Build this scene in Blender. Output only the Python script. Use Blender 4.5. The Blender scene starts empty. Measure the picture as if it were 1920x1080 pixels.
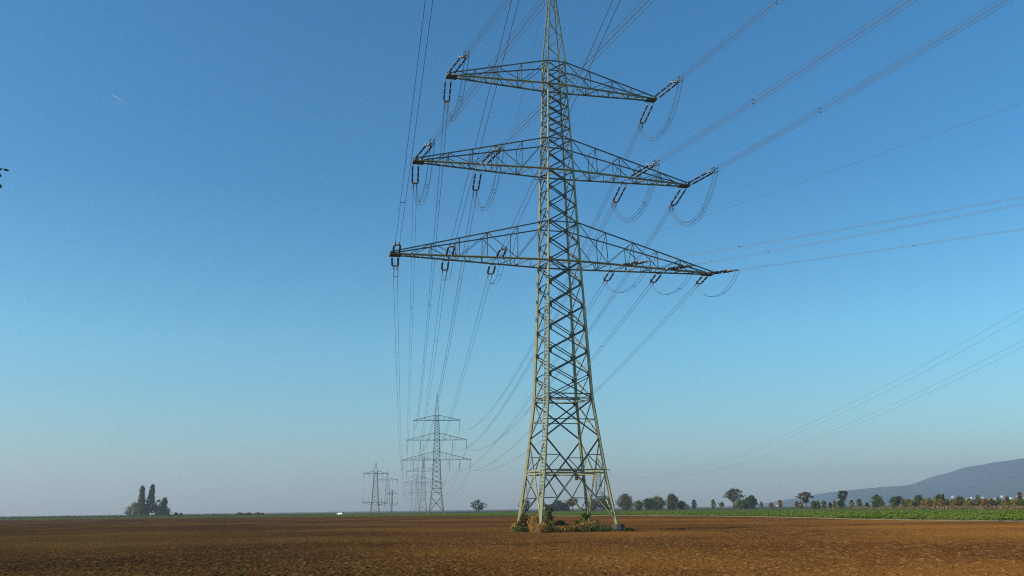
import bpy, bmesh, math, random
import numpy as np
from mathutils import Vector, Matrix
random.seed(7); rng = np.random.default_rng(11)
S = bpy.context.scene; COL = S.collection
R = math.radians

# ------------------------------------------------------------------ camera
CAM_H = 1.7
F_PX, PITCH, ROLL = 1667.07, R(13.8964), R(-0.78065)
cam_d = bpy.data.cameras.new("camera"); cam = bpy.data.objects.new("camera", cam_d); COL.objects.link(cam)
cam_d.sensor_width = 36.0; cam_d.lens = F_PX / 1920 * 36; cam_d.clip_start = 0.1; cam_d.clip_end = 80000
_cp, _sp, _cr, _sr = math.cos(PITCH), math.sin(PITCH), math.cos(ROLL), math.sin(ROLL)
_R0, _U0, _FW = Vector((1, 0, 0)), Vector((0, -_sp, _cp)), Vector((0, _cp, _sp))
_rt = _cr * _R0 + _sr * _U0; _up = -_sr * _R0 + _cr * _U0
M = Matrix((_rt, _up, -_FW)).transposed().to_4x4(); M.translation = Vector((0, 0, CAM_H))
cam.matrix_world = M; S.camera = cam

# ------------------------------------------------------------------ sky, sun, exposure
SUN_EL = R(20)
SUN_H = Vector((-0.966, -0.258)).normalized()          # horizontal direction towards the sun
w = bpy.data.worlds.new("World"); S.world = w; w.use_nodes = True
nt = w.node_tree; bg = nt.nodes["Background"]
sky = nt.nodes.new("ShaderNodeTexSky"); sky.sky_type = 'NISHITA'; sky.sun_disc = False
sky.sun_elevation = SUN_EL; sky.sun_rotation = math.atan2(SUN_H.x, SUN_H.y)
sky.altitude = 100; sky.air_density = 1.0; sky.dust_density = 0.6; sky.ozone_density = 2.5
# the camera's cool rendering of a clear autumn sky: the colour balance shifts a little from horizon to zenith
tint = nt.nodes.new("ShaderNodeMix"); tint.data_type = 'RGBA'; tint.blend_type = 'MULTIPLY'; tint.inputs[0].default_value = 1.0
tcs = nt.nodes.new("ShaderNodeTexCoord"); sxs = nt.nodes.new("ShaderNodeSeparateXYZ"); crs = nt.nodes.new("ShaderNodeValToRGB")
nt.links.new(tcs.outputs["Generated"], sxs.inputs[0]); nt.links.new(sxs.outputs[2], crs.inputs[0])
el = crs.color_ramp.elements
el[0].position = 0.0; el[0].color = (.70, .78, .88, 1); el[1].position = .62; el[1].color = (.34, .98, 1.24, 1)
for ps, cl_ in ((.09, (.67, 1.0, 1.06)), (.18, (.60, 1.13, 1.20)), (.34, (.38, .95, 1.18))): e_ = el.new(ps); e_.color = (*cl_, 1)
nt.links.new(sky.outputs[0], tint.inputs[6]); nt.links.new(crs.outputs[0], tint.inputs[7]); nt.links.new(tint.outputs[2], bg.inputs[0]); bg.inputs[1].default_value = 0.14
sl = bpy.data.lights.new("sun", 'SUN'); so = bpy.data.objects.new("sun", sl); COL.objects.link(so)
sl.energy = 4.8; sl.angle = R(0.5); sl.color = (1.0, 0.86, 0.66)
so.rotation_euler = Vector((-SUN_H.x * math.cos(SUN_EL), -SUN_H.y * math.cos(SUN_EL), -math.sin(SUN_EL))).to_track_quat('-Z', 'Y').to_euler()
S.view_settings.view_transform = 'Standard'; S.view_settings.look = 'None'
S.view_settings.exposure = 0.0; S.view_settings.gamma = 1.0
S.cycles.use_denoising = False; S.cycles.pixel_filter_type = 'BLACKMAN_HARRIS'; S.cycles.filter_width = 1.1
S.cycles.max_bounces = 6; S.cycles.volume_bounces = 1; S.cycles.transparent_max_bounces = 16

# ------------------------------------------------------------------ helpers
GZ = -0.6                                             # level of the field (the steel of the pylon starts at 0, on its footings)
def ray(px, py):
    dx, dy = px - 960, py - 540
    X = _cr * dx + _sr * dy; Y = -_sr * dx + _cr * dy
    return Vector((X / F_PX, _cp + Y / F_PX * _sp, _sp - Y / F_PX * _cp))
def at(px, py, Y):
    v = ray(px, py); return Vector((0, 0, CAM_H)) + v * (Y / v.y)
def onground(px, Y, z=GZ):                            # a spot on the ground: column of the photo, distance
    p = at(px, 952, Y); return Vector((p.x, Y, z))
TX, TY, YAW = 5.081, 92.075, R(15.7534)
def tw(a, b, z, o=(TX, TY), yaw=YAW):
    c, s = math.cos(yaw), math.sin(yaw); return Vector((o[0] + a * c - b * s, o[1] + a * s + b * c, z))

class MB:
    def __init__(s): s.v = []; s.f = []; s.mi = []
    def add(s, vs, fs, mi=0):
        n = len(s.v); s.v.extend([tuple(x) for x in vs]); s.f.extend([tuple(i + n for i in f) for f in fs]); s.mi.extend([mi] * len(fs))
    def bar(s, p, q, wd, th, wdir=None, mi=0, off=(0, 0)):
        """a straight bar from p to q; wd along wdir, th across; off shifts it in units of wd / th"""
        p, q = Vector(p), Vector(q); d = (q - p)
        if d.length < 1e-6: return
        d.normalize()
        u = Vector(wdir) if wdir is not None else (Vector((0, 0, 1)) if abs(d.z) < .9 else Vector((1, 0, 0)))
        u = (u - d * u.dot(d)); u.normalize(); n = d.cross(u)
        vs = []
        for e in (p, q):
            for a, b in ((-.5, -.5), (.5, -.5), (.5, .5), (-.5, .5)):
                vs.append(e + u * (a + off[0]) * wd + n * (b + off[1]) * th)
        s.add(vs, [(0, 3, 2, 1), (4, 5, 6, 7), (0, 1, 5, 4), (1, 2, 6, 5), (2, 3, 7, 6), (3, 0, 4, 7)], mi)
    def box(s, c, d, mi=0, rot=0):
        c = Vector(c); x, y, z = (k / 2 for k in d); cs, sn = math.cos(rot), math.sin(rot)
        vs = [c + Vector((a * x * cs - b * y * sn, a * x * sn + b * y * cs, e * z)) for e in (-1, 1) for a, b in ((-1, -1), (1, -1), (1, 1), (-1, 1))]
        s.add(vs, [(0, 3, 2, 1), (4, 5, 6, 7), (0, 1, 5, 4), (1, 2, 6, 5), (2, 3, 7, 6), (3, 0, 4, 7)], mi)
    def tube(s, pts, r, n=5, mi=0, cap=True):
        """a tube through pts; r is one radius or one for each point"""
        pts = [Vector(p) for p in pts]; m = len(pts); vs = []
        rr = r if isinstance(r, (list, tuple)) else [r] * m
        d0 = (pts[1] - pts[0]).normalized(); u = d0.orthogonal().normalized()
        for i in range(m):
            d = (pts[min(i + 1, m - 1)] - pts[max(i - 1, 0)]).normalized()
            u = (u - d * u.dot(d)); u = u.normalized() if u.length > 1e-6 else d.orthogonal().normalized(); t = d.cross(u)
            for k in range(n):
                a = 2 * math.pi * k / n; vs.append(pts[i] + (u * math.cos(a) + t * math.sin(a)) * rr[i])
        fs = [(i * n + k, i * n + (k + 1) % n, (i + 1) * n + (k + 1) % n, (i + 1) * n + k) for i in range(m - 1) for k in range(n)]
        if cap: fs += [tuple(range(n))[::-1], tuple((m - 1) * n + k for k in range(n))]
        s.add(vs, fs, mi)
    def build(s, name, mats, parent=None, smooth=False):
        me = bpy.data.meshes.new(name); me.from_pydata(s.v, [], s.f); me.update()
        ml = mats if isinstance(mats, (list, tuple)) else [mats]
        for m in ml: me.materials.append(m)
        if len(ml) > 1: me.polygons.foreach_set("material_index", s.mi)
        if smooth: me.polygons.foreach_set("use_smooth", [True] * len(s.f))
        o = bpy.data.objects.new(name, me); COL.objects.link(o)
        if parent is not None: o.parent = parent
        return o
def np_mesh(name, V, Fq, mats, attr=None, smooth=False, mi=None):
    """a mesh of quads from arrays; attr: one float for each vertex, read in the material as 'tone'"""
    me = bpy.data.meshes.new(name); nv, nf = len(V), len(Fq)
    me.vertices.add(nv); me.vertices.foreach_set("co", np.asarray(V, np.float32).ravel())
    me.loops.add(nf * 4); me.loops.foreach_set("vertex_index", np.asarray(Fq, np.int32).ravel())
    me.polygons.add(nf); me.polygons.foreach_set("loop_start", np.arange(nf, dtype=np.int32) * 4)
    me.polygons.foreach_set("loop_total", np.full(nf, 4, np.int32))
    for m in (mats if isinstance(mats, (list, tuple)) else [mats]): me.materials.append(m)
    if mi is not None: me.polygons.foreach_set("material_index", np.asarray(mi, np.int32))
    if smooth: me.polygons.foreach_set("use_smooth", np.ones(nf, bool))
    me.update(calc_edges=True)
    if attr is not None:
        at_ = me.attributes.new("tone", 'FLOAT', 'POINT'); at_.data.foreach_set("value", np.asarray(attr, np.float32))
    o = bpy.data.objects.new(name, me); COL.objects.link(o); return o
def tag(o, label=None, cat=None, group=None, kind=None):
    if label: o["label"] = label
    if cat: o["category"] = cat
    if group: o["group"] = group
    if kind: o["kind"] = kind
    return o
def thing(name, label, cat, loc=(0, 0, 0), rz=0, group=None):
    o = bpy.data.objects.new(name, None); COL.objects.link(o); o.location = loc; o.rotation_euler = (0, 0, rz); o.empty_display_size = .5
    return tag(o, label, cat, group)
def copy_tree(o, parent=None):
    c = o.copy(); COL.objects.link(c)
    if parent is not None: c.parent = parent
    for ch in [x for x in o.children]: copy_tree(ch, c)
    return c
def dup(o, label, loc, rz=None, group=None):
    c = copy_tree(o); c.location = loc; c["label"] = label
    if rz is not None: c.rotation_euler = (0, 0, rz)
    if group: c["group"] = group
    return c

# ------------------------------------------------------------------ materials
def mat(name, col, rough=.8, spec=.3, metal=0.0):
    m = bpy.data.materials.new(name); m.use_nodes = True; b = m.node_tree.nodes["Principled BSDF"]
    b.inputs["Base Color"].default_value = (*col, 1); b.inputs["Roughness"].default_value = rough
    b.inputs["Specular IOR Level"].default_value = spec; b.inputs["Metallic"].default_value = metal
    return m
def noisy(name, c1, c2, scale, rough=.85, spec=.2, detail=4, lo=.35, hi=.65, metal=0.0, c3=None, scale3=1.0, lo3=.5, hi3=.7):
    """two colours mixed by a noise in object space; a third laid over by a second noise"""
    m = mat(name, c1, rough, spec, metal); t = m.node_tree; b = t.nodes["Principled BSDF"]
    tc = t.nodes.new("ShaderNodeTexCoord")
    def field(sc, dt):
        n = t.nodes.new("ShaderNodeTexNoise"); n.inputs["Scale"].default_value = sc; n.inputs["Detail"].default_value = dt
        t.links.new(tc.outputs["Object"], n.inputs["Vector"]); return n
    def ramp(n, a, z):
        r = t.nodes.new("ShaderNodeMapRange"); r.inputs["From Min"].default_value = a; r.inputs["From Max"].default_value = z
        t.links.new(n.outputs["Fac"], r.inputs["Value"]); return r.outputs[0]
    def mix(fac, a, z):
        x = t.nodes.new("ShaderNodeMix"); x.data_type = 'RGBA'; t.links.new(fac, x.inputs[0])
        for s_, val in ((x.inputs[6], a), (x.inputs[7], z)):
            if isinstance(val, tuple): s_.default_value = (*val, 1)
            else: t.links.new(val, s_)
        return x.outputs[2]
    c = mix(ramp(field(scale, detail), lo, hi), c1, c2)
    if c3: c = mix(ramp(field(scale3, 3), lo3, hi3), c, c3)
    t.links.new(c, b.inputs["Base Color"]); return m
def toned(name, c1, c2, rough=1, spec=0.0, c3=None, scale3=.1, trans=0.0):
    """the mesh's own 'tone' value picks between two colours (leaf to leaf, clod to clod)"""
    m = mat(name, c1, rough, spec); t = m.node_tree; b = t.nodes["Principled BSDF"]
    a = t.nodes.new("ShaderNodeAttribute"); a.attribute_name = "tone"
    x = t.nodes.new("ShaderNodeMix"); x.data_type = 'RGBA'; x.inputs[6].default_value = (*c1, 1); x.inputs[7].default_value = (*c2, 1)
    t.links.new(a.outputs["Fac"], x.inputs[0]); out = x.outputs[2]
    if c3:
        tc = t.nodes.new("ShaderNodeTexCoord"); n = t.nodes.new("ShaderNodeTexNoise"); n.inputs["Scale"].default_value = scale3; n.inputs["Detail"].default_value = 3
        t.links.new(tc.outputs["Object"], n.inputs["Vector"])
        r = t.nodes.new("ShaderNodeMapRange"); r.inputs["From Min"].default_value = .45; r.inputs["From Max"].default_value = .68; t.links.new(n.outputs["Fac"], r.inputs["Value"])
        y = t.nodes.new("ShaderNodeMix"); y.data_type = 'RGBA'; t.links.new(r.outputs[0], y.inputs[0]); t.links.new(out, y.inputs[6]); y.inputs[7].default_value = (*c3, 1); out = y.outputs[2]
    t.links.new(out, b.inputs["Base Color"])
    if trans:
        tr = t.nodes.new("ShaderNodeBsdfTranslucent"); t.links.new(out, tr.inputs["Color"])
        ms = t.nodes.new("ShaderNodeMixShader"); ms.inputs[0].default_value = trans
        t.links.new(b.outputs[0], ms.inputs[1]); t.links.new(tr.outputs[0], ms.inputs[2])
        t.links.new(ms.outputs[0], t.nodes["Material Output"].inputs["Surface"])
    return m
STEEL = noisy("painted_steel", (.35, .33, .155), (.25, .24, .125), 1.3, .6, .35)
STEEL_SHADE = noisy("shaded_lattice_steel", (.125, .135, .10), (.08, .09, .075), 1.1, .6, .3)  # same paint darkened: shade on lattice and upper chords put into the colour
STEEL_PART_SHADE = noisy("part_shaded_side_steel", (.20, .20, .13), (.14, .145, .10), 1.1, .6, .3)  # same paint again, toned partway towards the shaded copy
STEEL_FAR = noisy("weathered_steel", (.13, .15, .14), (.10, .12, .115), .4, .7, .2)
LADDER = mat("ladder_steel", (.72, .68, .50), .5, .4)
WIRE = mat("aluminium_conductor", (.10, .105, .115), .6, .3)
FIT = mat("galvanised_fitting", (.40, .40, .39), .45, .5)
FIT_D = mat("dark_clamp", (.08, .08, .085), .6, .3)
WIRE_LIT = mat("sunlit_conductor", (.18, .17, .165), .6, .3)  # lighter copy of the conductor, sunlight on the wires put into the colour
PORC = mat("brown_porcelain", (.022, .016, .018), .3, .5)
CONC = noisy("concrete", (.11, .105, .09), (.07, .065, .06), 3, .95, .1)
BARK = noisy("bark", (.10, .075, .05), (.06, .045, .035), 3, .95, .1)

# ------------------------------------------------------------------ the big pylon
LV = [(0, 3.95), (4.97, 3.26), (12.42, 2.45), (27, 1.83), (37.34, 1.50), (47.65, 1.12), (50.46, 1.05), (62, .10)]
def half(z, lv=LV):
    for (z0, w0), (z1, w1) in zip(lv, lv[1:]):
        if z <= z1: return w0 + (w1 - w0) * (z - z0) / (z1 - z0)
    return lv[-1][1]
ARMS = [(27.0, 31.3, 17.9), (37.34, 41.0, 15.67), (47.65, 50.46, 12.12)]
JOINTS = []
for z0, z1 in ((12.42, 27), (27, 31.3), (31.3, 37.34), (37.34, 41), (41, 47.65), (47.65, 50.46)):
    n = max(1, round((z1 - z0) / (1.16 * half((z0 + z1) / 2))))
    JOINTS += [z0 + (z1 - z0) * k / n for k in range(n)]
JOINTS.append(50.46)
SG = ((-1, -1), (1, -1), (1, 1), (-1, 1))
def corner(i, z, lv=LV): w_ = half(z, lv); return Vector((SG[i % 4][0] * w_, SG[i % 4][1] * w_, z))
NRM = (Vector((0, -1, 0)), Vector((1, 0, 0)), Vector((0, 1, 0)), Vector((-1, 0, 0)))      # face i runs from corner i to corner i+1
def leg_mesh(i, zs, width, thick):
    m = MB(); sa, sb = SG[i]
    for (z0, z1) in zip(zs, zs[1:]):
        wd = width((z0 + z1) / 2)
        p, q = corner(i, z0), corner(i, z1)
        m.bar(p, q, wd, wd, (sa, sb, 0), off=(-.5, 0))       # a square section set on edge, one edge pointing out at the corner
    return m
def brace(m, p, q, wd, th, nrm, inset=.04):
    d = (Vector(q) - Vector(p)).normalized(); m.bar(Vector(p) - nrm * inset, Vector(q) - nrm * inset, wd, th, d.cross(nrm))
def face_lattice(i, detail=True):
    m = MB(); n = NRM[i]; A = lambda z: corner(i, z); B = lambda z: corner(i + 1, z)
    for k, (z0, z1) in enumerate(zip(JOINTS, JOINTS[1:])):
        low = z0 < 26
        wd = .15 if low else .135
        ins = .05 if k % 2 else .06
        if detail and low and i in (0, 2):           # the lower body carries twin bars
            if i == 0 and k > 0: brace(m, A(z0), B(z1), .21, .07, n, ins)
            else:
                up = Vector((0, 0, .15)); brace(m, A(z0) + up, B(z1) + up, .085, .07, n, ins); brace(m, A(z0) - up, B(z1) - up, .085, .07, n, ins)
        else:
            brace(m, A(z0), B(z1), wd, .08, n, ins)
        brace(m, B(z0), A(z1), wd * .7, .07, n, ins + .11)
        if detail and z0 < 37:                        # gusset plates at the joints
            for c, e in ((A(z0), B(z0)), (B(z0), A(z0))):
                d = (e - c).normalized(); g = .42 if low else .3
                m.bar(c + d * .08 - n * .03 - Vector((0, 0, g * .5)), c + d * .08 - n * .03 + Vector((0, 0, g * .5)), g, .025, d, off=(.4, 0))
    # waist: two crossings, then the long inverted V down to the belt
    zw, zm, zb = 12.42, 8.55, 4.97
    mid = lambda z, t=.5: A(z).lerp(B(z), t)
    brace(m, A(zm), B(zw), .15, .08, n, .05); brace(m, B(zm), A(zw), .13, .08, n, .14)
    zc = 10.3
    brace(m, A(zc), mid(zc, .5), .09, .05, n, .16); brace(m, B(zc), mid(zc, .5), .09, .05, n, .16)
    brace(m, A(zm), mid(zb), .15, .09, n, .05); brace(m, B(zm), mid(zb), .15, .09, n, .05)
    for c, f_ in ((A, .0), (B, 1.)):                  # redundants in the upper panel
        a1 = c(zm).lerp(mid(zb), .5)
        brace(m, c(zb + 1.79), a1, .08, .05, n, .08); brace(m, c(zb), a1, .08, .05, n, .12)
        # foot panel: long diagonals from belt middle to the feet
        foot = c(.35); m.bar(mid(zb) - n * .06, foot - n * .06, .125, .125, (foot - mid(zb)).normalized().cross(n) + n, mi=1)
        a2 = mid(zb).lerp(foot, .5); brace(m, c(zb - 2.35), a2, .085, .05, n, .10); brace(m, c(zb), a2, .085, .05, n, .14)
        a3 = mid(zb).lerp(foot, .76); brace(m, c(zb - 3.5), a3, .07, .05, n, .10); brace(m, c(zb - 2.35), a3, .07, .05, n, .14)
    return m
def horizontal_frame(z, wd, th, double=0.0):
    m = MB()
    for i in range(4):
        for dz in ((0, double) if double else (0,)):
            m.bar(corner(i, z) + Vector((0, 0, dz)) - NRM[i] * .03, corner(i + 1, z) + Vector((0, 0, dz)) - NRM[i] * .03, wd, th, (0, 0, 1))
    for i in range(4):
        a = corner(i, z).lerp(corner(i + 1, z), .5); b = corner(i + 1, z).lerp(corner(i + 2, z), .5); m.bar(a, b, .09, .07, (0, 0, 1))
    return m
def spike_mesh():
    m = MB(); zs = [50.46 + (61.2 - 50.46) * (1 - (1 - k / 8) ** 1.25) for k in range(9)]
    for i in range(4):
        m.bar(corner(i, 50.46), corner(i, 62), .12, .10, (1, 0, 0))
        for k, (a, b) in enumerate(zip(zs, zs[1:])):
            p, q = (corner(i, a), corner(i + 1, b)) if (k + i) % 2 else (corner(i + 1, a), corner(i, b))
            m.bar(p, q, .07, .05, NRM[i])
    m.box((0, 0, 62), (.3, .3, .25)); return m
def arm_parts(zb, zt, L, root, ms, md, name="crossarm"):
    wb, wt = half(zb), half(zt); tip = .36
    m = MB(); nst = 9 if L > 17 else (8 if L > 14 else 6)
    chords, uppers = [], []
    for sb in (-1, 1):
        c = MB(); pts = [Vector((-L, sb * tip, zb)), Vector((-wb, sb * wb, zb)), Vector((wb, sb * wb, zb)), Vector((L, sb * tip, zb))]
        for p, q in zip(pts, pts[1:]):
            
            if sb < 0: c.bar(p, q, .14, .14, (0, 1, 1)); c.bar(p, q, .09, .03, (0, 0, 1), off=(-1.1, 0))
            else: c.bar(p, q, .11, .03, (0, 0, 1)); c.bar(p, q, .20, .03, (0, 1, 0), off=(0, 2.6))
        chords.append(c)
        for sa in (-1, 1):
            u = MB(); u.bar(Vector((sa * wt, sb * wt, zt)), Vector((sa * L, sb * tip, zb + .22)), .12, .085, (0, 0, 1)); uppers.append(u)
    for sa in (-1, 1):
        lo = lambda t, sb: Vector((sa * (wb + (L - wb) * t), sb * (wb + (tip - wb) * t), zb))
        hi = lambda t, sb: Vector((sa * (wt + (L - wt) * t), sb * (wt + (tip - wt) * t), zt + (zb + .22 - zt) * t))
        for k in range(nst * 2):                        # bottom plane zigzag and ties
            t0, t1 = k / (nst * 2), (k + 1) / (nst * 2); sb = 1 if k % 2 else -1
            m.bar(lo(t0, sb), lo(t1, -sb), .09, .05, (0, 0, 1))
            if k and k % 3 == 0: m.bar(lo(t0, 1), lo(t0, -1), .07, .05, (0, 0, 1))
        st = [0, .2, .4, .58, .76, .9] if L > 14 else [0, .27, .52, .74, .9]
        for sb in (-1, 1):
            for k, (t0, t1) in enumerate(zip(st, st[1:])):
                if k: m.bar(lo(t0, sb), hi(t0, sb), .07, .05, (1, 0, 0))
                p, q = (hi(t0, sb), lo(t1, sb)) if k % 2 == 0 else (lo(t0, sb), hi(t1, sb))
                m.bar(p, q, .085, .05, (0, 1, 0))
        for t in st[1:-1]:
            m.bar(hi(t, 1), hi(t, -1), .06, .05, (0, 0, 1)); m.bar(lo(t, 1), hi(t, -1), .05, .04, (0, 1, 0))
        # tip plates
        m.box((sa * (L + .05), 0, zb + .02), (.5, tip * 2 + .22, .34)); m.box((sa * (L - .5), 0, zb - .1), (.8, tip * 2 + .3, .04))
    m.bar((-wb, -wb, zb), (wb, wb, zb), .1, .06, (0, 0, 1)); m.bar((wb, -wb, zb), (-wb, wb, zb), .1, .05, (0, 0, 1), off=(1.2, 0))
    for i in range(4): m.bar(corner(i, zt), corner(i + 1, zt), .11, .08, (0, 0, 1))
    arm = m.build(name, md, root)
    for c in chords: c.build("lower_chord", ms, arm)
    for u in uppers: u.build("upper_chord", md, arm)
    return arm

pylon = thing("transmission_tower", "huge steel lattice pylon with three crossarms and a ladder, standing in the ploughed field", "pylon", (TX, TY, 0), YAW)
wdl = lambda z: .25 if z < 22.3 else (.19 if z < 37 else .15)
for i in range(4): leg_mesh(i, [0, 4.97, 12.42, 22.3, 27, 37.34, 47.65, 50.46], wdl, .045).build("leg", STEEL, pylon)
for i in range(4): face_lattice(i).build("lattice", [STEEL_SHADE if i in (0, 2) else STEEL_PART_SHADE, STEEL], pylon)  # lattice colours carry painted shade; foot diagonals keep the full paint tone
horizontal_frame(12.42, .11, .08, .45).build("waist_frame", STEEL_PART_SHADE, pylon)
bf = horizontal_frame(4.97, .13, .12, .30)
a_, b_ = corner(0, 5.25), corner(1, 5.25)
bf.bar(a_.lerp(b_, .22), a_.lerp(b_, .62), .24, .2, (0, 0, 1)); bf.build("belt_frame", STEEL, pylon)
pl = MB(); c_ = corner(0, 4.5).lerp(corner(1, 4.5), .52); pl.bar(c_ + Vector((0, .1, .35)), c_ + Vector((0, .1, -.25)), .36, .05, (1, 0, 0)); pl.bar(c_ + Vector((0, .1, .8)), c_ + Vector((0, .1, .3)), .03, .03)
pl.build("hanging_tag", mat("orange_tag", (.45, .22, .09), .8), pylon)
spike_mesh().build("spire", STEEL, pylon)
for (zb, zt, L) in ARMS: arm_parts(zb, zt, L, pylon, STEEL, STEEL_SHADE)
ld = MB()
def lpos(z, o): c = corner(0, z); return Vector((c.x - .40 + o, c.y - .16, z))
zz = [2.6, 4.97, 12.42, 22.4]
for z0, z1 in zip(zz, zz[1:]):
    for o in (0, .46): ld.bar(lpos(z0, o), lpos(z1, o), .06, .05, (1, 0, 0))
z = 2.7
while z < 22.3: ld.bar(lpos(z, 0), lpos(z, .46), .055, .05, (0, 0, 1)); z += .36
for z in range(5, 22, 3): ld.bar(lpos(z, .46), corner(0, z) + Vector((.05, .05, 0)), .05, .04)
ld.build("ladder", LADDER, pylon)
sb_ = MB(); z = 22.8
for z0, z1 in ((22.5, 27), (27, 37.34), (37.34, 47.65), (47.65, 60)): sb_.bar(corner(0, z0), corner(0, z1), .04, .04)
while z < 60:
    c = corner(0, z); sb_.bar(c, c + Vector((-.02, .32, 0)), .035, .035); z += .9
sb_.build("climbing_rail", LADDER, pylon)
for i in range(4):
    ft = bmesh.new(); bmesh.ops.create_cone(ft, cap_ends=True, segments=14, radius1=.74, radius2=.62, depth=.66)
    if i != 1: bmesh.ops.scale(ft, vec=(.55, .55, .8), verts=ft.verts)
    for v in ft.verts: v.co += Vector((rng.uniform(-.03, .03), rng.uniform(-.03, .03), 0)) + Vector((SG[i][0] * 3.98, SG[i][1] * 3.98, GZ + .30))
    me = bpy.data.meshes.new("footing"); ft.to_mesh(me); ft.free(); me.materials.append(CONC)
    o = bpy.data.objects.new("footing", me); COL.objects.link(o); o.parent = pylon

# ------------------------------------------------------------------ insulators and conductors
def insulator_mesh(x0, segs, seg_len, gap, y):
    m = MB(); x = x0
    for k in range(segs):
        n = int(seg_len / .075); pts = []; rad = []
        for j in range(n + 1):
            pts.append(Vector((x + seg_len * j / n, y, 0))); rad.append(.105 if j % 2 else .065)
        m.tube(pts, rad, 8); x += seg_len + gap
    return m
def caps_mesh(x0, segs, seg_len, gap, y):
    m = MB(); x = x0 - .06
    m.tube([Vector((x0 - .05, y, 0)), Vector((x0 + segs * seg_len + segs * gap - .05, y, 0))], .04, 5)
    for k in range(segs + 1):
        m.tube([Vector((x - .02, y, 0)), Vector((x + gap * .95, y, 0))], .07, 6); x += seg_len + gap
    return m
def tension_string(quad, name="tension_insulator"):
    """local +X points out along the conductor; the origin is where it is bolted to the crossarm"""
    root = thing(name, "", "insulator")
    x0, segs, sl, gap = (.72, 3, 1.08, .19) if quad else (.50, 2, .92, .17)
    x1 = x0 + segs * sl + (segs - 1) * gap
    for y in (-.31, .31):
        r_ = insulator_mesh(x0, segs, sl, gap, y).build("insulator_rod", PORC, root)
        caps_mesh(x0, segs, sl, gap, y).build("metal_cap", FIT, r_)
    m = MB()
    for y in (-.31, .31): m.bar((0, y * .9, 0), (x0, y, 0), .07, .05, (0, 0, 1))
    m.bar((.02, -.3, 0), (.02, .3, 0), .06, .06); m.build("link", FIT, root)
    m = MB(); m.add([(x1 + .08, -.38, -.03), (x1 + .08, .38, -.03), (x1 + .42, .2, -.03), (x1 + .42, -.2, -.03), (x1 + .08, -.38, .03), (x1 + .08, .38, .03), (x1 + .42, .2, .03), (x1 + .42, -.2, .03)],
        [(0, 3, 2, 1), (4, 5, 6, 7), (0, 1, 5, 4), (1, 2, 6, 5), (2, 3, 7, 6), (3, 0, 4, 7)]); m.build("yoke_plate", FIT, root)
    for y in (-.31, .31):
        m = MB(); m.tube([Vector((x1, y, .02)), Vector((x1 - .1, y * 1.2, .24)), Vector((x1 - .38, y * 1.35, .30))], .028, 5); m.build("arcing_horn", FIT, root)
        m = MB(); m.tube([Vector((x0 - .05, y, .02)), Vector((x0 + .1, y * 1.2, .2)), Vector((x0 + .3, y * 1.3, .26))], .022, 5); m.build("arcing_horn", FIT, root)
    xe = 5.75 if quad else 3.7
    offs = [(-.2, -.2), (.2, -.2), (-.2, .2), (.2, .2)] if quad else [(-.21, 0), (.21, 0)]
    for (y, z) in offs:
        m = MB(); m.tube([Vector((x1 + .38, y * .7, z * .3)), Vector((xe - .75, y, z))], .03, 5); m.tube([Vector((xe - .75, y, z)), Vector((xe, y, z))], .05, 6); m.build("clamp", FIT_D, root)
    if quad:
        m = MB(); m.bar((x1 + .75, -.24, -.2), (x1 + .75, -.24, .2), .06, .04); m.bar((x1 + .75, .24, -.2), (x1 + .75, .24, .2), .06, .04); m.bar((x1 + .75, -.24, 0), (x1 + .75, .24, 0), .05, .05); m.build("spreader", FIT, root)
    return root, xe
def aim(o, P, d):
    d = Vector(d).normalized(); y = Vector((0, 0, 1)).cross(d).normalized(); z = d.cross(y)
    m = Matrix((d, y, z)).transposed().to_4x4(); m.translation = P; o.matrix_world = m
    o.location = P; o.rotation_euler = m.to_euler()
def span(name, fn, s0, s1, offs, r, n, spacers, label, cat="conductor", group=None, near=None, wire=None):
    """conductors along fn(s); offs are (sideways, up) places in the bundle"""
    P0 = fn(s0); root = thing(name, label, cat, P0, 0, group)
    d = (fn(s1) - P0); d.z = 0; d.normalize(); side = Vector((-d.y, d.x, 0))
    ts = [s0 + (s1 - s0) * (k / n) ** (1.3 if near else 1.0) for k in range(n + 1)]
    for (a, b) in offs:
        m = MB(); m.tube([fn(t) - P0 + side * a + Vector((0, 0, b)) for t in ts], r, 4); m.build("wire", wire or WIRE, root)
    for t in spacers:
        c = fn(t) - P0; m = MB()
        if len(offs) == 4:
            for b in (-.2, .2): m.bar(c + side * -.21 + Vector((0, 0, b)), c + side * .21 + Vector((0, 0, b)), .03, .03)
            m.bar(c - Vector((0, 0, .2)), c + Vector((0, 0, .2)), .02, .02)
        else: m.bar(c + side * -.22, c + side * .22, .035, .035)
        m.build("spacer", FIT_D, root)
    return root
Q4 = [(-.2, -.2), (.2, -.2), (-.2, .2), (.2, .2)]; Q2 = [(-.21, 0), (.21, 0)]
T2 = Vector((-40.8, 475, 0)); YAW2 = R(6.8)
STR = 4.9
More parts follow.
